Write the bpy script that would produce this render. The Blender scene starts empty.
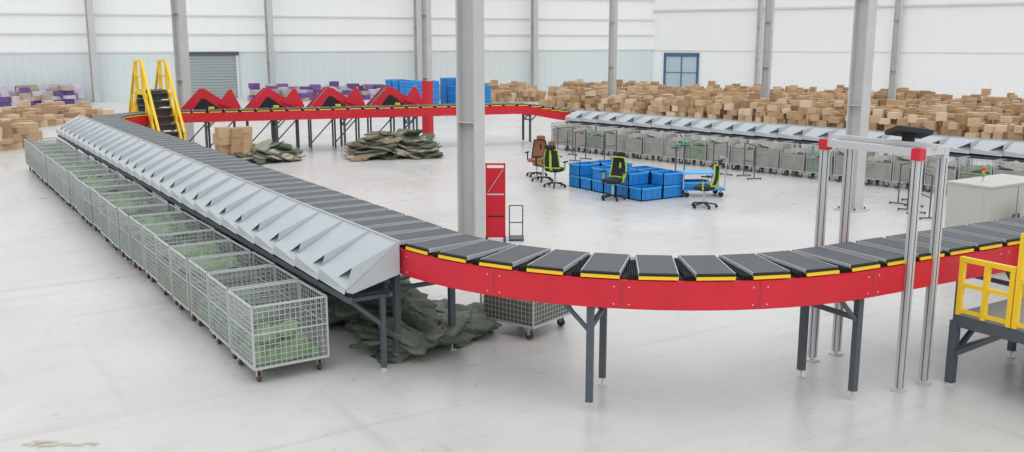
import bpy, math, random
from mathutils import Vector, Matrix
random.seed(7)
R=random.random
def U(a,b): return a+(b-a)*R()

# ---------------- materials ----------------
def mat(name,col,rough=.5,metal=0,noise=0,scale=8,bump=0,bscale=30,island=None,spec=.5):
    m=bpy.data.materials.new(name); m.use_nodes=True
    nt=m.node_tree; b=nt.nodes['Principled BSDF']
    b.inputs['Base Color'].default_value=(*col,1)
    b.inputs['Roughness'].default_value=rough; b.inputs['Metallic'].default_value=metal
    b.inputs['Specular IOR Level'].default_value=spec
    if noise or bump:
        geo=nt.nodes.new('ShaderNodeNewGeometry')
    if noise:
        n=nt.nodes.new('ShaderNodeTexNoise'); n.inputs['Scale'].default_value=scale; n.inputs['Detail'].default_value=5
        nt.links.new(geo.outputs['Position'],n.inputs['Vector'])
        r=nt.nodes.new('ShaderNodeValToRGB')
        r.color_ramp.elements[0].position=.3; r.color_ramp.elements[1].position=.7
        r.color_ramp.elements[0].color=(*[c*(1-noise) for c in col],1)
        r.color_ramp.elements[1].color=(*[min(1,c*(1+noise*.6)) for c in col],1)
        nt.links.new(n.outputs['Fac'],r.inputs['Fac']); nt.links.new(r.outputs['Color'],b.inputs['Base Color'])
    if bump:
        n2=nt.nodes.new('ShaderNodeTexNoise'); n2.inputs['Scale'].default_value=bscale
        nt.links.new(geo.outputs['Position'],n2.inputs['Vector'])
        bp=nt.nodes.new('ShaderNodeBump'); bp.inputs['Strength'].default_value=bump; bp.inputs['Distance'].default_value=.05
        nt.links.new(n2.outputs['Fac'],bp.inputs['Height']); nt.links.new(bp.outputs['Normal'],b.inputs['Normal'])
    if island:
        g=nt.nodes.new('ShaderNodeNewGeometry'); r=nt.nodes.new('ShaderNodeValToRGB')
        r.color_ramp.interpolation='CONSTANT'
        els=r.color_ramp.elements
        while len(els)<len(island): els.new(.5)
        for i,c in enumerate(island):
            els[i].position=i/len(island); els[i].color=(*c,1)
        nt.links.new(g.outputs['Random Per Island'],r.inputs['Fac']); nt.links.new(r.outputs['Color'],b.inputs['Base Color'])
    return m
RED=mat('red_paint',(.62,.012,.03),.38,noise=.08,scale=2)
YEL=mat('yellow_paint',(.88,.58,.02),.45)
BELT=mat('belt_rubber',(.085,.092,.102),.6,noise=.12,scale=6)
EDGE=mat('tray_edge',(.42,.44,.46),.5)
BLK=mat('black_bellows',(.008,.008,.009),.7)
DG=mat('dark_grey_steel',(.075,.09,.105),.5,noise=.1,scale=5)
CH=mat('chute_sheet',(.45,.49,.515),.36,metal=.2,noise=.05,scale=3)
ZN=mat('zinc_wire',(.50,.52,.53),.4,metal=.35)
ALU=mat('aluminium_profile',(.60,.61,.62),.4,metal=.35)
WHL=mat('caster_wheel',(.10,.045,.03),.6)
GRN=mat('green_woven',(.085,.105,.075),.6,noise=.35,scale=9,bump=.9,bscale=8,island=[(.085,.11,.075),(.115,.135,.10),(.065,.09,.065),(.15,.165,.125)])
GRNL=mat('pale_green_liner',(.20,.29,.17),.8,noise=.3,scale=6,bump=.5,bscale=10)
LINB=mat('beige_grey_liner',(.40,.37,.32),.85,noise=.25,scale=3,bump=.4,bscale=8)
COL=mat('column_paint',(.53,.535,.53),.5,noise=.05,scale=2)
CARD=mat('cardboard',(.45,.28,.15),.85,island=[(.50,.34,.20),(.42,.27,.15),(.57,.41,.26),(.46,.31,.185),(.36,.23,.13),(.64,.49,.34),(.53,.37,.23)])
PURP=mat('purple_cartons',(.2,.1,.3),.8,island=[(.17,.08,.28),(.24,.14,.36),(.62,.58,.64),(.15,.08,.24),(.55,.5,.6),(.45,.36,.3)])
BLUE=mat('blue_plastic',(.015,.22,.62),.4)
BLUEI=mat('blue_plastic_light',(.06,.40,.80),.45)
CAB=mat('cabinet_paint',(.52,.52,.48),.5)
LIME=mat('lime_plastic',(.40,.60,.04),.45)
MBLK=mat('black_mesh_fabric',(.012,.012,.014),.7)
BRN=mat('brown_fabric',(.28,.12,.06),.8)
PLAS=mat('clear_wrap',(.50,.45,.37),.3)
SKG=mat('grey_green_sack',(.20,.22,.17),.8,island=[(.12,.14,.10),(.30,.28,.22),(.09,.115,.075),(.40,.37,.30),(.15,.17,.12),(.26,.20,.13)],bump=.9,bscale=6)
GLS=mat('green_lamp',(.02,.5,.12),.3); RLS=mat('red_lamp',(.7,.03,.02),.3); OLS=mat('amber_lamp',(.8,.3,.02),.3)

# ---------------- mesh builder ----------------
class MB:
    def __init__(s): s.v=[];s.f=[];s.m=[];s.mats=[]
    def mi(s,m):
        if m not in s.mats: s.mats.append(m)
        return s.mats.index(m)
    def add(s,vs,fs,m):
        o=len(s.v); s.v+= [tuple(v) for v in vs]; k=s.mi(m)
        for f in fs: s.f.append(tuple(i+o for i in f)); s.m.append(k)
    def box(s,c,sz,m,rz=0,M=None):
        c=Vector(c); h=Vector(sz)/2
        if M is None: M=Matrix.Rotation(rz,3,'Z')
        vs=[c+M@Vector((x*h.x,y*h.y,z*h.z)) for x in(-1,1) for y in(-1,1) for z in(-1,1)]
        s.add(vs,[(0,1,3,2),(4,6,7,5),(0,4,5,1),(2,3,7,6),(0,2,6,4),(1,5,7,3)],m)
    def beam(s,a,b,w,h,m):
        a=Vector(a);b=Vector(b);d=b-a;L=d.length
        if L<1e-6:return
        z=d.normalized(); up=Vector((0,0,1)) if abs(z.z)<.95 else Vector((0,1,0))
        x=up.cross(z).normalized(); y=z.cross(x)
        M=Matrix((x,y,z)).transposed()
        s.box((a+b)/2,(w,h,L),m,M=M)
    def cyl(s,a,b,r,m,n=12,r2=None):
        a=Vector(a);b=Vector(b);z=(b-a).normalized(); up=Vector((0,0,1)) if abs(z.z)<.95 else Vector((0,1,0))
        x=up.cross(z).normalized(); y=z.cross(x); r2=r if r2 is None else r2
        vs=[];
        for i in range(n):
            t=2*math.pi*i/n; d=x*math.cos(t)+y*math.sin(t)
            vs.append(a+d*r); vs.append(b+d*r2)
        fs=[(2*i,(2*i+2)%(2*n),(2*i+3)%(2*n),2*i+1) for i in range(n)]
        fs.append(tuple(2*i for i in range(n))[::-1]); fs.append(tuple(2*i+1 for i in range(n)))
        s.add(vs,fs,m)
    def prism(s,pts,off,m):
        n=len(pts);off=Vector(off); vs=[Vector(p) for p in pts]; vs+= [v+off for v in vs]
        fs=[tuple(range(n))[::-1],tuple(range(n,2*n))]+[(i,(i+1)%n,(i+1)%n+n,i+n) for i in range(n)]
        s.add(vs,fs,m)
    def ell(s,c,r,m,p=1.0,M=None,nu=14,nv=8,nz=0):
        c=Vector(c); M=M or Matrix.Identity(3); ph=R()*6
        def sp(x): return math.copysign(abs(x)**p,x)
        vs=[];
        for j in range(nv+1):
            a=-math.pi/2+math.pi*j/nv
            for i in range(nu):
                t=2*math.pi*i/nu
                q=Vector((sp(math.cos(a))*sp(math.cos(t))*r[0],sp(math.cos(a))*sp(math.sin(t))*r[1],sp(math.sin(a))*r[2]))
                if nz: q*=1+nz*math.sin(3*t+ph)*math.cos(2*a+ph)+nz*.6*math.sin(7*t+a*3+ph*2)*math.cos(a)
                w=c+M@q
                if nz: w.z=max(w.z,.01)
                vs.append(w)
        fs=[(j*nu+i,j*nu+(i+1)%nu,(j+1)*nu+(i+1)%nu,(j+1)*nu+i) for j in range(nv) for i in range(nu)]
        s.add(vs,fs,m)
    def mesh(s,name,smooth=False):
        me=bpy.data.meshes.new(name); me.from_pydata(s.v,[],s.f); me.update()
        for m in s.mats: me.materials.append(m)
        me.polygons.foreach_set('material_index',s.m)
        if smooth: me.polygons.foreach_set('use_smooth',[True]*len(me.polygons))
        me.validate(); me.update()
        return me
    def obj(s,name,loc=(0,0,0),rz=0,smooth=False):
        return inst(name,s.mesh(name,smooth),loc,rz)
def inst(name,me,loc=(0,0,0),rz=0):
    o=bpy.data.objects.new(name,me); o.location=loc; o.rotation_euler=(0,0,rz)
    bpy.context.scene.collection.objects.link(o); return o

# ---------------- camera ----------------
cam=bpy.data.cameras.new('camera'); co=bpy.data.objects.new('camera',cam); bpy.context.scene.collection.objects.link(co)
cam.sensor_width=36; cam.lens=36*950/1024; cam.clip_end=400
yaw=math.atan2(622,968); pitch=math.atan2(186,950)
co.location=(0,0,4); co.rotation_euler=(math.pi/2-pitch,0,-yaw)
bpy.context.scene.camera=co

# ---------------- room ----------------
def floor_mat():
    m=mat('polished_concrete',(.66,.65,.64),.33)
    nt=m.node_tree;b=nt.nodes['Principled BSDF']; g=nt.nodes.new('ShaderNodeNewGeometry')
    def noise(sc,det=6,st=None,rot=0):
        n=nt.nodes.new('ShaderNodeTexNoise');n.inputs['Scale'].default_value=sc;n.inputs['Detail'].default_value=det
        if st:
            mp=nt.nodes.new('ShaderNodeMapping');mp.inputs['Scale'].default_value=st;mp.inputs['Rotation'].default_value=(0,0,rot)
            nt.links.new(g.outputs['Position'],mp.inputs['Vector']);nt.links.new(mp.outputs[0],n.inputs['Vector'])
        else: nt.links.new(g.outputs['Position'],n.inputs['Vector'])
        return n
    n1=noise(.35);n2=noise(3)
    add=nt.nodes.new('ShaderNodeMath');add.operation='MULTIPLY_ADD';add.inputs[1].default_value=.35
    nt.links.new(n2.outputs['Fac'],add.inputs[0]);nt.links.new(n1.outputs['Fac'],add.inputs[2])
    r=nt.nodes.new('ShaderNodeValToRGB');r.color_ramp.elements[0].position=.4;r.color_ramp.elements[1].position=.95
    r.color_ramp.elements[0].color=(.50,.49,.475,1);r.color_ramp.elements[1].color=(.65,.64,.625,1)
    nt.links.new(add.outputs[0],r.inputs['Fac'])
    cur=r.outputs['Color']
    def over(fac,col,amt):
        nonlocal cur
        sc=nt.nodes.new('ShaderNodeMath');sc.operation='MULTIPLY';sc.inputs[1].default_value=amt;nt.links.new(fac,sc.inputs[0])
        mc=nt.nodes.new('ShaderNodeMix');mc.data_type='RGBA';nt.links.new(sc.outputs[0],mc.inputs['Factor'])
        nt.links.new(cur,mc.inputs[6]);mc.inputs[7].default_value=(*col,1);cur=mc.outputs[2]
    def thr(n,a,e):
        q=nt.nodes.new('ShaderNodeMapRange');q.inputs['From Min'].default_value=a;q.inputs['From Max'].default_value=e;nt.links.new(n.outputs['Fac'],q.inputs['Value']);return q.outputs[0]
    over(thr(noise(1.6,4,(.12,2.2,1),.5),.57,.72),(.36,.35,.33),.35)
    over(thr(noise(1.4,4,(2.0,.10,1),-.2),.58,.73),(.38,.37,.35),.32)
    over(thr(noise(6,3),.64,.74),(.34,.32,.29),.35)
    sp=nt.nodes.new('ShaderNodeSeparateXYZ');nt.links.new(g.outputs['Position'],sp.inputs[0])
    def joint(o,off):
        a=nt.nodes.new('ShaderNodeMath');a.operation='ADD';a.inputs[1].default_value=off;nt.links.new(o,a.inputs[0])
        p=nt.nodes.new('ShaderNodeMath');p.operation='PINGPONG';p.inputs[1].default_value=3;nt.links.new(a.outputs[0],p.inputs[0])
        l=nt.nodes.new('ShaderNodeMath');l.operation='LESS_THAN';l.inputs[1].default_value=.012;nt.links.new(p.outputs[0],l.inputs[0]);return l
    j1=joint(sp.outputs['X'],1.3);j2=joint(sp.outputs['Y'],2.2)
    mx=nt.nodes.new('ShaderNodeMath');mx.operation='MAXIMUM';nt.links.new(j1.outputs[0],mx.inputs[0]);nt.links.new(j2.outputs[0],mx.inputs[1])
    over(mx.outputs[0],(.35,.34,.33),.14)
    nt.links.new(cur,b.inputs['Base Color'])
    rr=nt.nodes.new('ShaderNodeMapRange');rr.inputs['To Min'].default_value=.2;rr.inputs['To Max'].default_value=.42
    nt.links.new(n2.outputs['Fac'],rr.inputs['Value']);nt.links.new(rr.outputs[0],b.inputs['Roughness'])
    return m
def wall_mat(name,col,dirv,step,k=.955):
    m=mat(name,col,.6); nt=m.node_tree;b=nt.nodes['Principled BSDF']; g=nt.nodes.new('ShaderNodeNewGeometry')
    d=nt.nodes.new('ShaderNodeVectorMath');d.operation='DOT_PRODUCT';d.inputs[1].default_value=dirv
    nt.links.new(g.outputs['Position'],d.inputs[0])
    p=nt.nodes.new('ShaderNodeMath');p.operation='PINGPONG';p.inputs[1].default_value=step/2;nt.links.new(d.outputs['Value'],p.inputs[0])
    l=nt.nodes.new('ShaderNodeMath');l.operation='LESS_THAN';l.inputs[1].default_value=.04;nt.links.new(p.outputs[0],l.inputs[0])
    mc=nt.nodes.new('ShaderNodeMix');mc.data_type='RGBA';nt.links.new(l.outputs[0],mc.inputs['Factor'])
    mc.inputs[6].default_value=(*col,1);mc.inputs[7].default_value=(*[c*k for c in col],1)
    nt.links.new(mc.outputs[2],b.inputs['Base Color']);return m
WU=(.85,.865,.86)
b=MB();b.box((25,25,-.1),(140,120,.2),floor_mat());b.obj('floor')
C0=Vector((54.3,62.4,0)); dB=(Vector((-12,71.6,0))-C0).normalized(); dR=(Vector((66.5,30,0))-C0).normalized()
WB=wall_mat('wall_panel_white',WU,dB,1.0,.97); WR=wall_mat('wall_panel_white_side',WU,dR,1.0,.97)
WL=wall_mat('wall_panel_lower',(.66,.725,.725),dB,.5,.95)
nB=Vector((-dB.y,dB.x,0)); nB=nB if nB.y>0 else -nB
nR=Vector((-dR.y,dR.x,0)); nR=nR if nR.x>0 else -nR
def wallpiece(b,d,n,s0,s1,z0,z1,th,off,m):
    a=C0+d*s0+n*off; e=C0+d*s1+n*off
    b.prism([a+Vector((0,0,z0)),e+Vector((0,0,z0)),e+Vector((0,0,z1)),a+Vector((0,0,z1))],n*th,m)
b=MB();wallpiece(b,dB,nB,0,90,0,11,.3,0,WB)
wallpiece(b,dB,nB,0,90,0,3.1,.05,-.06,WL)
b.obj('wall_back')
b=MB();wallpiece(b,dR,nR,-.3,75,0,11,.3,0,WR);b.obj('wall_right')
GIRT=mat('girt_steel',(.68,.69,.68),.5)
b=MB()
for z in (3.15,4.35,5.6,7.2,8.8): wallpiece(b,dB,nB,0,90,z,z+.09,.05,-.11,GIRT)
b.obj('trim_1')
b=MB()
for z in (6.35,8.8): wallpiece(b,dR,nR,0,75,z,z+.14,.12,-.14,GIRT)
wallpiece(b,dR,nR,0,75,3.1,3.15,.03,-.04,GIRT)
b.obj('trim_2')
b=MB();DOOR=mat('door_slats',(.36,.42,.41),.5)
s0=(Vector((17.2,66.8,0))-C0).dot(dB)
wallpiece(b,dB,nB,s0-2.9,s0+.9,0,2.95,.04,-.14,DOOR)
for i in range(14): wallpiece(b,dB,nB,s0-2.9,s0+.9,.1+i*.2,.12+i*.2,.02,-.16,DG)
wallpiece(b,dB,nB,s0-3.05,s0-2.9,0,3.1,.1,-.24,GIRT);wallpiece(b,dB,nB,s0+.9,s0+1.05,0,3.1,.1,-.24,GIRT)
wallpiece(b,dB,nB,s0-3.1,s0+1.1,2.95,3.2,.2,-.26,DG)
b.obj('door_1')
b=MB();DF=mat('blue_door_frame',(.06,.14,.25),.5);DP=mat('door_glass',(.45,.55,.62),.3)
wallpiece(b,dR,nR,1.2,4.2,0,2.8,.05,-.06,DP)
for a,e in ((1.1,1.3),(4.1,4.3),(2.7,2.78)): wallpiece(b,dR,nR,a,e,0,2.85,.08,-.12,DF)
wallpiece(b,dR,nR,1.1,4.3,2.65,2.95,.08,-.12,DF);wallpiece(b,dR,nR,1.3,4.1,1.3,1.36,.06,-.1,DF)
b.obj('door_2')

# ---------------- columns ----------------
COLS=[]
def column(x,y,w=.42,h=11,rz=0,red=False):
    COLS.append((x,y))
    b=MB()
    b.box((0,w*.42,h/2),(w*.8,.03,h),COL);b.box((0,-w*.42,h/2),(w*.8,.03,h),COL);b.box((0,0,h/2),(.03,w*.84,h),COL)
    b.box((0,0,.02),(w*1.4,w*1.4,.04),COL)
    for z in (2.5,5,7.5): b.box((0,0,z),(w*.78,w*.82,.02),COL)
    for sx in(-1,1):
        for sy in(-1,1): b.cyl((sx*w*.5,sy*w*.5,0),(sx*w*.5,sy*w*.5,.09),.02,DG,8)
    if red: b.box((0,0,1.2),(w*.95,w*1.0,2.3),RED)
    b.obj('steel_column',(x,y,0),rz)
column(8.96,15.37,.44,rz=math.radians(28)); column(9.3,37.8,.46,rz=.5); column(18.3,34.9,.34,rz=.4,red=True); column(18.95,14.45,.42,rz=.1)
column(34.9,43.6,.42,rz=.4); column(41.2,37.7,.45,rz=.4); column(42.4,30.4,.34,rz=.4)
for p in ((11,67.6),(22.2,65.8),(33.1,64.6),(42.7,63.3)): column(p[0],p[1]-.1,.5,rz=.1)
for s in (9.5,20): 
    q=C0+dR*s-nR*.4; column(q.x,q.y,.34,rz=.3)

# ---------------- sorter path ----------------
ZT=1.595   # top of the belts
V=[Vector(p) for p in ((5.4,7.08),(5.4,34.85),(21.9,30.85),(26.5,5.9))]; RR=[3.7,2.6,1.5,3.0]
pts=[]
for i in range(4):
    P=V[i];a=(V[i-1]-P).normalized();c=(V[(i+1)%4]-P).normalized()
    ang=a.angle(c);t=RR[i]/math.tan(ang/2);bis=(a+c).normalized();ctr=P+bis*(RR[i]/math.sin(ang/2))
    p1=P+a*t-ctr;p2=P+c*t-ctr;sw=p1.angle_signed(p2)
    n=24
    for k in range(n+1):
        th=-sw*k/n; pts.append(ctr+Vector((p1.x*math.cos(th)-p1.y*math.sin(th),p1.x*math.sin(th)+p1.y*math.cos(th))))
pts.append(pts[0].copy())
cum=[0]
for i in range(1,len(pts)): cum.append(cum[-1]+(pts[i]-pts[i-1]).length)
TL=cum[-1]
def at(s):
    s%=TL
    for i in range(1,len(cum)):
        if cum[i]>=s:
            u=(s-cum[i-1])/max(1e-9,cum[i]-cum[i-1]);return pts[i-1].lerp(pts[i],u)
    return pts[-1]
def fr(s):
    p=at(s);d=(at(s+.08)-at(s-.08)).normalized();return p,d,Vector((-d.y,d.x))
def zoff(p):
    t=min(1,max(0,(p.x-20)/2.5));t=t*t*(3-2*t);return -.27*t+ (ZT-1.52)
b=MB()
N=int(TL/.25);fs=[fr(TL*i/N) for i in range(N)]
def ribbon(off,w,z0,z1,m):
    vs=[]
    for p,d,n in fs:
        o=zoff(p)
        for a,z in ((off-w/2,z0),(off+w/2,z0),(off+w/2,z1),(off-w/2,z1)):
            q=p+n*a;vs.append((q.x,q.y,z+o))
    fc=[]
    for i in range(N):
        j=(i+1)%N
        for k in range(4): fc.append((i*4+k,i*4+(k+1)%4,j*4+(k+1)%4,j*4+k))
    b.add(vs,fc,m)
for sgn in(-1,1):
    ribbon(sgn*.47,.025,1.13,1.43,RED); ribbon(sgn*.455,.06,1.13,1.145,RED); ribbon(sgn*.45,.07,1.425,1.44,RED)
    ribbon(sgn*.25,.05,1.24,1.30,ALU)
ribbon(0,.84,1.36,1.455,BLK); ribbon(0,.5,1.16,1.2,DG)
NT=int(round(TL/.54));pt=TL/NT
for i in range(NT):
    p,d,n=fr(i*pt+.1);a=math.atan2(d.y,d.x);o=zoff(p)
    def L(x,y,z): q=p+d*x+n*y; return (q.x,q.y,z+o)
    b.box(L(0,0,1.495),(.40,.86,.045),BELT,a)
    for s in(-1,1):
        b.box(L(s*.205,0,1.499),(.012,.87,.047),EDGE,a)
        b.box(L(0,s*.445,1.488),(.41,.02,.05),BLK,a)
        b.box(L(0,s*.462,1.470),(.415,.018,.034),YEL,a)
    for k in range(5): b.box(L(.224+k*.0225,0,1.465),(.008,.88,.055),BLK,a)
sgap=1.3
for i in range(int(TL/sgap)):
    p,d,n=fr(i*sgap);a=math.atan2(d.y,d.x);o=zoff(p)
    for s in(-1,1):
        q=p+n*s*.484; b.box((q.x,q.y,1.28+o),(.006,.004,.29),DG,a)
        for k in(-.08,.08):
            for z in(1.18,1.37):
                q2=p+n*s*.484+d*k; b.box((q2.x,q2.y,z+o),(.014,.008,.014),ALU,a)
def near(x,y): return min(range(int(TL/.1)),key=lambda k:(at(k*.1)-Vector((x,y))).length)*.1
S=[near(6.4,8.1),near(8.78,6.95),near(5.5,10.5)]
s=S[2]+2.2
while True:
    S.append(s); s+=2.4
    if s>TL+S[0]-1.5: break
    if at(s).y<12 and at(s).x>20: break
S+=[S[1]-2.9,S[1]-5.3,S[1]-7.8,S[1]-10.4]
for s in S:
    p,d,n=fr(s);a=math.atan2(d.y,d.x);o=zoff(p)
    for sg in(-1,1):
        q=p+n*sg*.40
        b.box((q.x,q.y,.62+o/2),(.075,.075,1.04+o),DG,a); b.box((q.x,q.y,.10),(.09,.09,.012),ALU,a)
        b.cyl((q.x,q.y,.02),(q.x,q.y,.12),.012,ALU,8); b.cyl((q.x,q.y,0),(q.x,q.y,.02),.045,ALU,12)
    q1=p+n*.40;q2=p-n*.40
    b.beam((q1.x,q1.y,1.10+o),(q2.x,q2.y,1.10+o),.08,.06,DG)
    b.beam((q1.x,q1.y,.95),(q2.x,q2.y,.95),.05,.05,DG)
    for sg in(-1,1):
        q=p+n*.40*sg;qq=q+d*.3; b.beam((q.x,q.y,.9),(qq.x,qq.y,1.14+o),.04,.04,DG)
b.obj('sorter_conveyor')

# ---------------- chute banks ----------------
def chute_bank(name,y0,n,p,xt,zt,xl,zl,loc,rz):
    b=MB()
    for i in range(n):
        y=y0+i*p
        A=Vector((xt,y,zt));B=Vector((xt,y+p,zt));Cc=Vector((xl,y+p*.98,zl+.09));D=Vector((xl,y,zl))
        b.add([A,B,Cc,D],[(0,1,2,3)],CH)
        E=Vector((xl,y,zl-.03));F=Vector((xl+.10,y+.02,zl+.25)); 
        b.prism([A+Vector((0,0,.02)),E,F],(0,.012,0),CH)
        b.add([A+Vector((-.02,p*.02,.01)),F,Vector((xl+.05,y+p*.45,zl+.06))],[(0,1,2)],CH)
        b.add([D,Cc,Cc+Vector((-.02,0,-.13)),D+Vector((-.02,0,-.06))],[(0,1,2,3)],CH)
    y1=y0+n*p
    b.box((xt+.01,(y0+y1)/2,zt+.0),(.03,y1-y0,.05),CH)
    b.prism([(xt,y0-.005,zt+.02),(xl,y0-.005,zl-.03),(xl+.08,y0-.005,zl-.06),(xt,y0-.005,zt-.38)],(0,-.01,0),CH)
    b.box((xl+.05,(y0+y1)/2,zl-.14),(.05,y1-y0,.07),DG)
    b.box((xt-.12,(y0+y1)/2,zl-.14),(.04,y1-y0,.05),DG)
    b.add([(xl+.06,y0,zl-.1),(xt-.1,y0,zl-.1),(xt-.1,y1,zl-.1),(xl+.06,y1,zl-.1)],[(0,1,2,3)],DG)
    yy=y0+.12
    while yy<y1:
        b.box((xt-.18,yy,(zl-.14)/2+.02),(.06,.06,zl-.18),DG); b.cyl((xt-.18,yy,0),(xt-.18,yy,.03),.04,ALU,10)
        b.beam((xt-.18,yy,zl-.55),(xl+.08,yy,zl-.17),.045,.045,DG)
        b.beam((xl+.05,yy,zl-.17),(xt-.1,yy,zl-.17),.045,.05,DG)
        yy+=2*p*1.25
    b.obj(name,loc,rz)
chute_bank('sorting_chute_bank',10.15,28,.84,4.90,ZT+.005,4.20,1.12,(0,0,0),0)

# ---------------- wire roll carts ----------------
def cart(W,Ln,H,liner,full=0):
    b=MB();zb=.2;t=.006
    xs=[-W/2,W/2];ys=[-Ln/2,Ln/2]
    nx=14;ny=14;nz=11
    for i in range(nx+1):
        x=-W/2+W*i/nx
        for y in ys:
            if i not in(0,nx): b.box((x,y,(zb+H)/2),(t,t,H-zb),ZN)
        b.box((x,0,zb),(t,Ln,t),ZN)
    for i in range(1,ny):
        y=-Ln/2+Ln*i/ny
        for x in xs: b.box((x,y,(zb+H)/2),(t,t,H-zb),ZN)
        b.box((0,y,zb),(W,t,t),ZN)
    for i in range(1,nz):
        z=zb+(H-zb)*i/nz
        for y in ys: b.box((0,y,z),(W,t,t),ZN)
        for x in xs: b.box((x,0,z),(t,Ln,t),ZN)
    T=.022
    for x in xs:
        for y in ys: b.box((x,y,(zb+H)/2),(T,T,H-zb+.02),ZN)
        b.box((x,0,H),(T,Ln,T),ZN);b.box((x,0,zb),(T*1.3,Ln,T*1.3),ZN);b.box((x,0,zb+(H-zb)*.55),(T*.6,Ln,T*.8),ZN)
    for y in ys:
        b.box((0,y,H),(W,T,T),ZN);b.box((0,y,zb),(W,T*1.3,T*1.3),ZN);b.box((0,y,zb+(H-zb)*.55),(W,T*.6,T*.8),ZN)
    for x in(-W/2+.08,W/2-.08):
        for y in(-Ln/2+.1,Ln/2-.1):
            b.box((x,y,zb-.03),(.07,.09,.015),ZN)
            for s in(-1,1): b.box((x+s*.025,y+.015,.12),(.005,.05,.11),ZN)
            b.cyl((x-.018,y+.02,.06),(x+.018,y+.02,.06),.06,WHL,14)
    n=9;vs=[];lm={0:GRN,1:GRNL,2:LINB}[liner]
    top=zb+.08+full
    for i in range(n+1):
        for j in range(n+1):
            u=i/n;v=j/n; e=min(u,1-u,v,1-v)
            vs.append(((u-.5)*W*.94,(v-.5)*Ln*.94,zb+.03 if e<.01 and full<.2 else top+U(0,.08)+(.08 if e>.15 else 0)+.05*math.sin(u*9+full*20+v*4)))
    b.add(vs,[(i*(n+1)+j,(i+1)*(n+1)+j,(i+1)*(n+1)+j+1,i*(n+1)+j+1) for i in range(n) for j in range(n)],lm)
    if full>=.2:
        for s in(-1,1):
            b.box((s*W*.47,0,(zb+top)/2),(.01,Ln*.94,top-zb),lm);b.box((0,s*Ln*.47,(zb+top)/2),(W*.94,.01,top-zb),lm)
    else:
        for k in range(4): b.ell((U(-.2,.2),U(-.2,.2),zb+.16+k*.05),(U(.2,.3),U(.12,.2),.07),lm,.7,Matrix.Rotation(U(0,3),3,'Z'),10,6,.08)
    return b.mesh('wire_mesh_cart')
cm=[cart(.92,.90,.95,1,.12),cart(.92,.90,.95,1,.38),cart(.92,.90,.95,0,.25),cart(.92,.9,.95,1,.05)]
seq=[3,0,0,1,1,0,1,1,0,1,1,2,1,1,0,1,1,0,1,1,2,1,1]
for i in range(23):
    inst('wire_mesh_cart',cm[seq[i]],(3.67+U(-.02,.02),11.05+i*.985+U(-.02,.02),0),U(-.015,.015))
inst('wire_mesh_cart',cm[2],(7.15,10.75,0),.35)
rr=math.atan2(2.7,14.3)
dr=Vector((.1855,-.9826,0));nr=Vector((.9826,.1855,0)); o0=Vector((20.3,28.9,0))
cr=[cart(.86,.78,.98,2,.5),cart(.86,.78,.98,2,.4),cart(.86,.78,.98,1,.35)]
for i in range(22):
    q=o0+dr*(i*.87+.4)+nr*.45
    inst('wire_mesh_cart',cr[i%5%3],(q.x,q.y,0),rr+U(-.03,.03))
ob=o0+dr*(.82*24)
chute_bank('sorting_chute_bank',0,24,.82,1.42,1.38,.74,1.10,(ob.x,ob.y,0),rr)

# ---------------- sacks ----------------
def sacks(name,n,cx,cy,wx,wy,hz,m,r0=.32,rz=0,flat=1.0,nz=.13):
    b=MB()
    for i in range(n):
        x=U(-1,1)*wx/2;y=U(-1,1)*wy/2
        f=max(0,1-((2*x/wx)**2+(2*y/wy)**2)*.5)
        r=(r0*U(.9,1.5),r0*U(.6,1.0),r0*U(.20,.36)*flat)
        M=Matrix.Rotation(U(0,6.28),3,'Z')@Matrix.Rotation(U(-.35,.35),3,'X')@Matrix.Rotation(U(-.3,.3),3,'Y')
        z=r[2]*.9+.03+ (i/n)*hz*f
        b.ell((x,y,z),r,m,.55,M,26,14,nz)
    return b.obj(name,(cx,cy,0),rz,True)
sacks('woven_sack_pile',100,5.5,12.3,1.0,3.6,.55,GRN,.28,0,.7,.17)
sacks('woven_sack_pile',28,6.2,11.3,.8,1.2,.2,GRN,.26,0,.6,.17)
sacks('woven_sack_pile',60,5.5,18.0,1.0,7,.4,GRN,.30,0,.8)
sacks('grey_sack_pile',130,14.4,30.15,2.5,1.5,.85,SKG,.40,-.3,.42,.2)
sacks('grey_sack_pile',45,10.4,31.3,1.6,1.0,.5,SKG,.36,0,.45,.2)

# ---------------- cardboard ----------------
def stack(name,m,front,back,nu,nv,h0,h1,bx=.5,jit=.12,miss=.04):
    """boxes heaped between two polylines (front and back edge); h0 front heights, h1 back heights"""
    b=MB()
    def pl(L,u):
        u*=len(L)-1;i=min(int(u),len(L)-2);return Vector(L[i]).lerp(Vector(L[i+1]),u-i)
    for i in range(nu):
        u=(i+.5)/nu;blk=U(.6,1)
        for j in range(nv):
            if R()<miss: continue
            w=(j+.5)/nv
            p=pl(front,u).lerp(pl(back,u),w)
            if (i//4+j//3)%2==0: blk=U(.55,1)
            if any((p.x-c[0])**2+(p.y-c[1])**2<.6 for c in COLS): continue
            H=(h0+(h1-h0)*w)*blk*U(.8,1.08)-.12;z=.0
            while z<H:
                h=U(.20,.36);s=bx*U(.7,1.15);s2=bx*U(.65,1.1)
                b.box((p.x+U(-jit,jit),p.y+U(-jit,jit),z+h/2),(s,s2,h),m,U(-.3,.3)+.35)
                z+=h+.004
    return b.obj(name)
stack('cardboard_box_pile',CARD,[(30.5,44.5),(33.5,40),(35.5,35.6),(36.3,29.8),(37.5,20),(38.5,14)],[(42,58),(46,52),(49,44),(51,36),(53,27),(54,17)],80,24,1.0,1.12,.46,miss=.12,jit=.16)
stack('cardboard_box_pile',CARD,[(30.5,54),(36,52)],[(32,62),(40,61)],20,10,.75,.95,.5,miss=.12)
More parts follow.
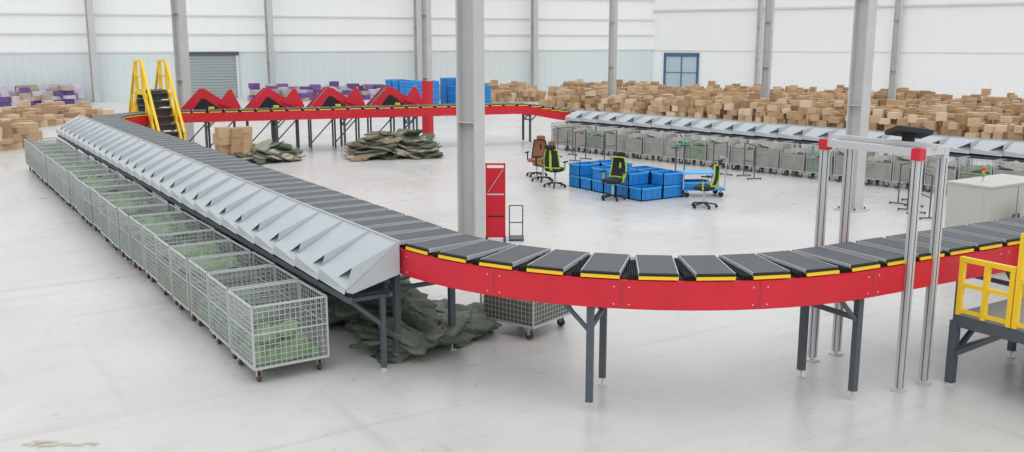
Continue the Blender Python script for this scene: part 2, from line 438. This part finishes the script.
stack('cardboard_box_pile',CARD,[(1.2,37.5),(4.2,40.5)],[(-5,46),(4.5,46.5)],10,13,.95,1.05,.6)
stack('cardboard_box_pile',CARD,[(4.5,48),(9,52)],[(0,56),(9,58)],12,8,.55,.7,.55,miss=.15)
stack('cardboard_box_pile',CARD,[(8.7,31.3),(9.7,31.1)],[(8.9,32.2),(9.9,31.9)],3,2,1.0,1.2,.45,jit=.03,miss=0)
stack('purple_carton_pile',PURP,[(-2,66.5),(10,65.6)],[(-2,69.3),(10,68)],20,4,1.1,1.4,.6)
stack('purple_carton_pile',PURP,[(19.5,61.5),(29,60)],[(20,64),(29.5,63)],16,4,.8,1.15,.6,miss=.15)

# ---------------- blue crates ----------------
def crate(b,x,y,z,w,l,h,m=BLUE,rz=0):
    M=Matrix.Rotation(rz,3,'Z');c=Vector((x,y,z))
    def bx(p,s,mm): b.box(c+M@Vector(p),s,mm,M=M)
    bx((0,0,.015),(w,l,.03),m)
    for s in(-1,1):
        bx((s*(w/2-.01),0,h/2),(.02,l,h),m);bx((0,s*(l/2-.01),h/2),(w,.02,h),m)
        bx((s*w/2,0,h-.02),(.03,l+.03,.04),BLUEI);bx((0,s*l/2,h-.02),(w+.03,.03,.04),BLUEI)
        for k in(-.3,0,.3): bx((s*(w/2+.006),k*l,h*.45),(.012,.02,h*.8),m);bx((k*w,s*(l/2+.006),h*.45),(.02,.012,h*.8),m)
b=MB()
for i in range(2):
    for j in range(6):
        for k in range(2 if (i+j)%4 else 1): crate(b,15.85+i*.72,18.35+j*.52,k*.32,.68,.48,.33)
b.obj('blue_crate_stack')
b=MB()
for i in range(2):
    for j in range(3):
        for k in range(random.randint(3,4)): crate(b,i*1.1,j*1.25,k*.40,1.05,1.0,.39)
b.obj('blue_crate_stack',(25.9,51.5,0),-.1)
b=MB()
for i in range(2):
    for j in range(2):
        for k in range(random.randint(3,4)): crate(b,i*1.25,j*1.25,k*.42,1.2,1.0,.41)
b.obj('blue_crate_stack',(29.3,51.5,0),-.1)
b=MB()
b.box((0,0,.2),(1.1,.65,.04),BLUE)
for x in(-.45,.45):
    for y in(-.25,.25):
        b.cyl((x,y-.02,.07),(x,y+.02,.07),.07,MBLK,12);b.box((x,y,.15),(.05,.05,.06),ZN)
for y in(-.3,.3): b.cyl((.52,y,.2),(.56,y,1.0),.015,ZN,8)
b.cyl((.56,-.3,1.0),(.56,.3,1.0),.015,ZN,8);b.cyl((.54,-.3,.6),(.54,.3,.6),.012,ZN,8)
crate(b,-.2,0,.22,.7,.5,.18);b.box((-.1,0,.62),(1.0,.6,.03),BLUEI)
for x in(-.55,.35):
    for y in(-.28,.28): b.box((x,y,.41),(.025,.025,.42),ZN)
b.obj('platform_trolley',(17.45,18.0,0),-.5)

# ---------------- office chairs ----------------
def chair_mesh(acc,seat):
    b=MB()
    for k in range(5):
        t=k*2*math.pi/5;e=(.3*math.cos(t),.3*math.sin(t),.08);b.beam((0,0,.12),e,.045,.03,MBLK)
        b.cyl((e[0]-.02*math.sin(t),e[1]+.02*math.cos(t),.035),(e[0]+.02*math.sin(t),e[1]-.02*math.cos(t),.035),.035,MBLK,10)
    b.cyl((0,0,.1),(0,0,.42),.028,ALU,12);b.box((0,0,.43),(.22,.22,.03),MBLK)
    b.ell((0,0,.49),(.26,.25,.055),seat,.5,nu=20)
    n=8;m2=8;vs=[]
    for i in range(n+1):
        for j in range(m2+1):
            u=i/n*2-1;v=j/m2; w=.23*(1-.25*v*v)
            vs.append((u*w,-.27-.05*v+.07*u*u-.04*math.sin(v*3.1),.56+v*.5))
    b.add(vs,[(i*(m2+1)+j,(i+1)*(m2+1)+j,(i+1)*(m2+1)+j+1,i*(m2+1)+j+1) for i in range(n) for j in range(m2)],seat)
    rim=[vs[i*(m2+1)] for i in range(n+1)]+[vs[n*(m2+1)+j] for j in range(m2+1)]+[vs[i*(m2+1)+m2] for i in range(n,-1,-1)]+[vs[j] for j in range(m2,-1,-1)]
    for i in range(len(rim)-1):
        if (Vector(rim[i])-Vector(rim[i+1])).length>.001: b.cyl(rim[i],rim[i+1],.018,acc,6)
    b.beam((0,-.15,.44),(0,-.33,.55),.06,.03,acc);b.beam((0,-.33,.55),(0,-.35,.95),.06,.025,acc)
    b.ell((0,-.36,1.12),(.14,.04,.07),seat,.6);b.beam((0,-.36,.95),(0,-.37,1.12),.04,.02,acc)
    for s in(-1,1):
        b.beam((s*.22,-.02,.46),(s*.3,-.02,.50),.04,.03,acc);b.beam((s*.3,-.02,.48),(s*.3,-.02,.70),.035,.025,acc)
        b.box((s*.3,.02,.71),(.06,.26,.03),MBLK)
    return b.mesh('office_chair')
c1=chair_mesh(LIME,MBLK);c2=chair_mesh(MBLK,BRN)
inst('office_chair',c2,(15.85,23.3,0),2.2);inst('office_chair',c1,(15.1,21.3,0),-1.0);inst('office_chair',c1,(15.1,18.75,0),1.9);inst('office_chair',c1,(16.25,16.65,0),.6)
inst('office_chair',c2,(15.45,22.4,0),.2)
def stand(x,y):
    b=MB();b.cyl((0,0,0),(0,0,.03),.2,DG,16);b.cyl((0,0,.03),(0,0,1.05),.02,DG,8);b.box((0,0,1.08),(.25,.2,.04),DG);b.ell((.03,0,1.16),(.05,.05,.05),GLS)
    b.obj('scanner_stand',(x,y,0),.3)
stand(18.0,19.6);stand(18.6,19.9)
def rack(x,y,rz):
    b=MB()
    for sx in(-.35,.35):
        b.cyl((sx,0,.04),(sx,0,1.0),.018,DG,8);b.beam((sx,-.22,.04),(sx,.22,.04),.03,.03,DG)
        for sy in(-.2,.2): b.cyl((sx-.01,sy,.02),(sx+.01,sy,.02),.02,MBLK,8)
    for z in(.5,1.0): b.cyl((-.35,0,z),(.35,0,z),.016,DG,8)
    b.obj('portable_rail_frame',(x,y,0),rz)
for x,y,r in ((19.2,25.6,.4),(20.4,20.3,.2),(20.9,19.6,1.2),(20.3,13.8,.4),(19.5,26.9,.1),(19.6,13.0,1.0),(20.0,25.0,.3),(20.9,14.4,.2)): rack(x,y,r)

# ---------------- red panel by the column ----------------
b=MB()
b.box((0,0,.78),(.34,.05,1.40),RED)
for s in(-1,1): b.box((s*.185,0,.8),(.03,.06,1.55),RED);b.box((s*.185,0,.03),(.05,.4,.05),DG)
b.box((0,0,1.56),(.4,.06,.035),RED);b.box((0,0,.08),(.4,.06,.035),RED)
b.beam((-.15,-.035,1.0),(.15,-.035,1.45),.03,.01,ALU);b.box((0,-.03,.95),(.34,.01,.03),ALU);b.box((0,-.03,.5),(.34,.01,.02),BLK)
for x in(.28,.55): b.cyl((x,.1,.03),(x,.1,.7),.012,DG,8)
b.cyl((.28,.1,.7),(.55,.1,.7),.012,DG,8);b.cyl((.28,.1,.35),(.55,.1,.35),.012,DG,8);b.box((.42,.1,.03),(.3,.4,.03),DG)
b.obj('red_guard_panel',(9.95,16.1,0),-yaw)

# ---------------- scanner portal ----------------
b=MB();x0,x1,yf,yb,H=9.42,9.88,6.36,7.62,2.74
for x in(x0,x1):
    for y in(yf,yb):
        b.box((x,y,H/2+.03),(.085,.085,H-.06),ALU)
        for s in(-1,1):
            b.box((x+s*.043,y,H/2),(.004,.012,H-.1),DG);b.box((x,y+s*.043,H/2),(.012,.004,H-.1),DG)
        b.box((x,y,.012),(.13,.13,.024),ALU);b.cyl((x,y,.0),(x,y,.08),.02,ALU,8)
    b.box((x,(yf+yb)/2,H+.04),(.085,yb-yf+.09,.085),ALU)
for y in(yf,yb): b.box(((x0+x1)/2,y,H+.04),(x1-x0-.08,.08,.08),ALU)
b.box(((x0+x1)/2,(yf+yb)/2,H+.10),(.06,yb-yf+.2,.05),ALU)
b.box((x0,yb,H+.02),(.11,.11,.13),RED);b.box((x0,yf,H+.02),(.11,.11,.13),RED)
M=Matrix.Rotation(-yaw,3,'Z')@Matrix.Rotation(-.25,3,'X')@Matrix.Rotation(.12,3,'Y')
b.box((x0+.3,yf+.35,H+.22),(.42,.34,.05),MBLK,M=M);b.box((x0+.3,yf+.35,H+.25),(.34,.26,.03),DG,M=M);b.box((x0+.3,yf+.35,H+.15),(.1,.1,.12),MBLK)
b.obj('scanner_portal_frame')

# ---------------- control cabinet ----------------
b=MB()
b.box((0,0,.8),(1.7,.8,1.42),CAB);b.box((0,0,.05),(1.66,.76,.1),DG);b.box((0,0,1.52),(1.74,.84,.03),CAB)
b.box((0,-.403,.8),(.008,.006,1.35),DG);b.box((-.853,0,.85),(.006,.55,1.15),CAB)
for s in(-1,1): b.box((s*.08,-.41,.9),(.025,.02,.16),DG)
b.cyl((-.45,0,1.53),(-.45,0,1.63),.015,ALU,8)
for k,m in enumerate((GLS,OLS,RLS)): b.cyl((-.45,0,1.63+k*.055),(-.45,0,1.68+k*.055),.03,m,12)
b.obj('control_cabinet',(16.45,9.5,0),0)
b=MB();b.box((0,0,.7),(.8,.6,1.25),CAB);b.box((0,0,.05),(.78,.58,.1),DG);b.box((0,-.303,.7),(.7,.006,1.15),CAB);b.box((.28,-.31,.75),(.02,.02,.14),MBLK);b.obj('control_cabinet',(16.3,8.4,0),0)

# ---------------- yellow railed work platform ----------------
b=MB();X0,X1,Y0,Y1,zd=10.16,13.6,4.0,6.20,.86
CHK=mat('checker_plate',(.30,.31,.31),.45,metal=.3,noise=.15,scale=25)
b.box(((X0+X1)/2,(Y0+Y1)/2,zd),(X1-X0,Y1-Y0,.03),CHK)
for y in(Y0,Y1): b.box(((X0+X1)/2,y,zd-.08),(X1-X0,.06,.13),DG)
for x in(X0,X1): b.box((x,(Y0+Y1)/2,zd-.08),(.06,Y1-Y0,.13),DG)
for x in(X0,(X0+X1)/2,X1):
    for y in(Y0,(Y0+Y1)/2-.1,Y1):
        b.box((x,y,zd/2-.03),(.09,.09,zd-.1),DG);b.cyl((x,y,0),(x,y,.02),.06,ALU,10)
b.beam((X0,Y1,.35),(X0,Y1-.6,zd-.1),.05,.05,DG);b.beam((X0,Y1,.35),(X0+.6,Y1,zd-.1),.05,.05,DG)
b.beam((X0,Y1-.0,.42),(X0+1.6,Y1,.42),.04,.04,DG)
def post(x,y,h): b.box((x,y,zd+h/2),(.055,.055,h),YEL)
for y,h in((6.17,.66),(5.87,.66),(5.57,.66),(5.50,1.05),(4.9,1.05),(4.1,1.05)): post(X0,y,h)
b.box((X0,5.87,zd+.66),(.06,.66,.055),YEL);b.box((X0,5.87,zd+.36),(.04,.6,.045),YEL);b.box((X0,5.87,zd+.05),(.012,.62,.05),YEL)
b.box((X0,4.8,zd+1.05),(.06,1.45,.055),YEL);b.box((X0,4.8,zd+.55),(.04,1.4,.045),YEL);b.box((X0,4.8,zd+.05),(.012,1.4,.05),YEL)
for x in(11.5,12.5,13.5): post(x,6.17,1.05)
b.box((12.5,6.17,zd+1.05),(2.0,.055,.055),YEL);b.box((12.5,6.17,zd+.55),(2.0,.04,.045),YEL)
b.obj('railed_work_platform')

# ---------------- crossover stairs ----------------
b=MB();w=.8;zp=2.3
def S2(yc,sg):
    for i in range(9):
        z=.25*(i+1);y=yc+sg*(2.1-i*.2);b.box((0,y,z-.02),(w,.22,.03),DG);b.box((0,y-sg*.1,z-.13),(w,.01,.2),DG)
    for sx in(-1,1):
        b.beam((sx*w/2,yc+sg*2.25,.05),(sx*w/2,yc+sg*.45,zp),.06,.2,YEL)
        b.beam((sx*w/2,yc+sg*2.2,1.0),(sx*w/2,yc+sg*.45,zp+1.0),.08,.08,YEL)
        for t in(0,.5,1): 
            yy=yc+sg*(2.2-1.75*t);zz=.08+2.17*t;b.box((sx*w/2,yy,zz+.45),(.07,.07,.95),YEL)
S2(0,-1);S2(0,1)
b.box((0,0,zp),(w,.95,.05),DG)
for sx in(-1,1):
    for sy in(-.45,.45): b.box((sx*w/2,sy,zp+.5),(.11,.09,1.0),YEL)
    b.box((sx*w/2,0,zp+1.0),(.08,.95,.08),YEL);b.box((sx*w/2,0,zp+.5),(.05,.95,.06),YEL);b.box((sx*w/2,0,zp-.05),(.06,1.0,.15),YEL)
    b.box((sx*w/2,.75,(zp)/2),(.09,.09,zp-.1),YEL);b.box((sx*w/2,-.75,(zp)/2),(.09,.09,zp-.1),YEL)
b.obj('crossover_stairs',(7.4,34.35,0),.02)

# ---------------- induction conveyors behind the back line ----------------
def induction():
    b=MB()
    for y in(-.42,.38):
        b.prism([(-.95,y,1.25),(-.95,y,1.52),(-.25,y,2.25),(-.05,y,2.25),(.85,y,1.62),(1.0,y,1.62),(1.0,y,1.25)],(0,.04,0),RED)
    b.prism([(-.55,-.44,1.50),(-.2,-.44,1.95),(-.1,-.44,1.95),(.45,-.44,1.55),(.4,-.44,1.50)],(0,.02,0),MBLK)
    b.beam((-.88,0,1.47),(-.22,0,2.19),.74,.04,BELT);b.beam((-.05,0,2.19),(.85,0,1.58),.74,.04,BELT);b.box((-.14,0,2.19),(.2,.74,.04),BELT)
    b.prism([(.35,-.5,1.75),(.75,-.5,2.25),(.85,-.5,2.25),(1.15,-.5,1.60),(1.0,-.5,1.50)],(0,.03,0),RED)
    b.prism([(.75,-.46,2.2),(.85,-.46,2.3),(1.05,.3,2.2),(.95,.3,1.7)],(0,.03,0),CAB)
    b.box((.12,-.47,1.58),(.2,.04,.14),YEL);b.box((-.7,-.47,1.36),(.12,.03,.1),YEL)
    b.box((0,-.3,1.2),(2.1,.05,.1),DG);b.box((0,.3,1.2),(2.1,.05,.1),DG)
    for x in(-.9,0,.9):
        for y in(-.3,.3): b.box((x,y,.6),(.06,.06,1.2),DG)
    for x in(-.9,0): b.beam((x,-.3,.2),(x+.9,-.3,1.15),.04,.04,DG)
    b.box((.1,-.6,1.50),(1.2,.35,.05),BELT)
    return b.mesh('induction_conveyor')
im=induction()
for k in range(4):
    x=9.45+k*2.2; y=34.15-.243*(x-8.26)+1.30
    inst('induction_conveyor',im,(x,y,0),-.24)

# ---------------- plastic scrap on floor ----------------
b=MB()
for i in range(9):
    a=Vector((U(-.3,.3),U(-.1,.1),.008)); c=a+Vector((U(-.3,.3),U(-.08,.08),U(0,.03)));b.prism([a,c,c+Vector((.03,.02,0))],(0.0,.012,.005),PLAS)
b.obj('plastic_wrap_scrap',(1.05,10.05,0),-yaw)

# ---------------- light ----------------
w=bpy.data.worlds.new('world');bpy.context.scene.world=w;w.use_nodes=True
w.node_tree.nodes['Background'].inputs['Color'].default_value=(.96,.985,1,1);w.node_tree.nodes['Background'].inputs['Strength'].default_value=1.03
sl=bpy.data.lights.new('skylight_sun','SUN');sl.energy=.95;sl.angle=math.radians(75);so=bpy.data.objects.new('skylight_sun',sl);so.rotation_euler=(math.radians(30),math.radians(-8),0);so.location=(10,20,20)
bpy.context.scene.collection.objects.link(so)
vs=bpy.context.scene.view_settings;vs.view_transform='Standard';vs.look='None';vs.exposure=0
print('NT',NT,'TL',TL,'legs',len(S))
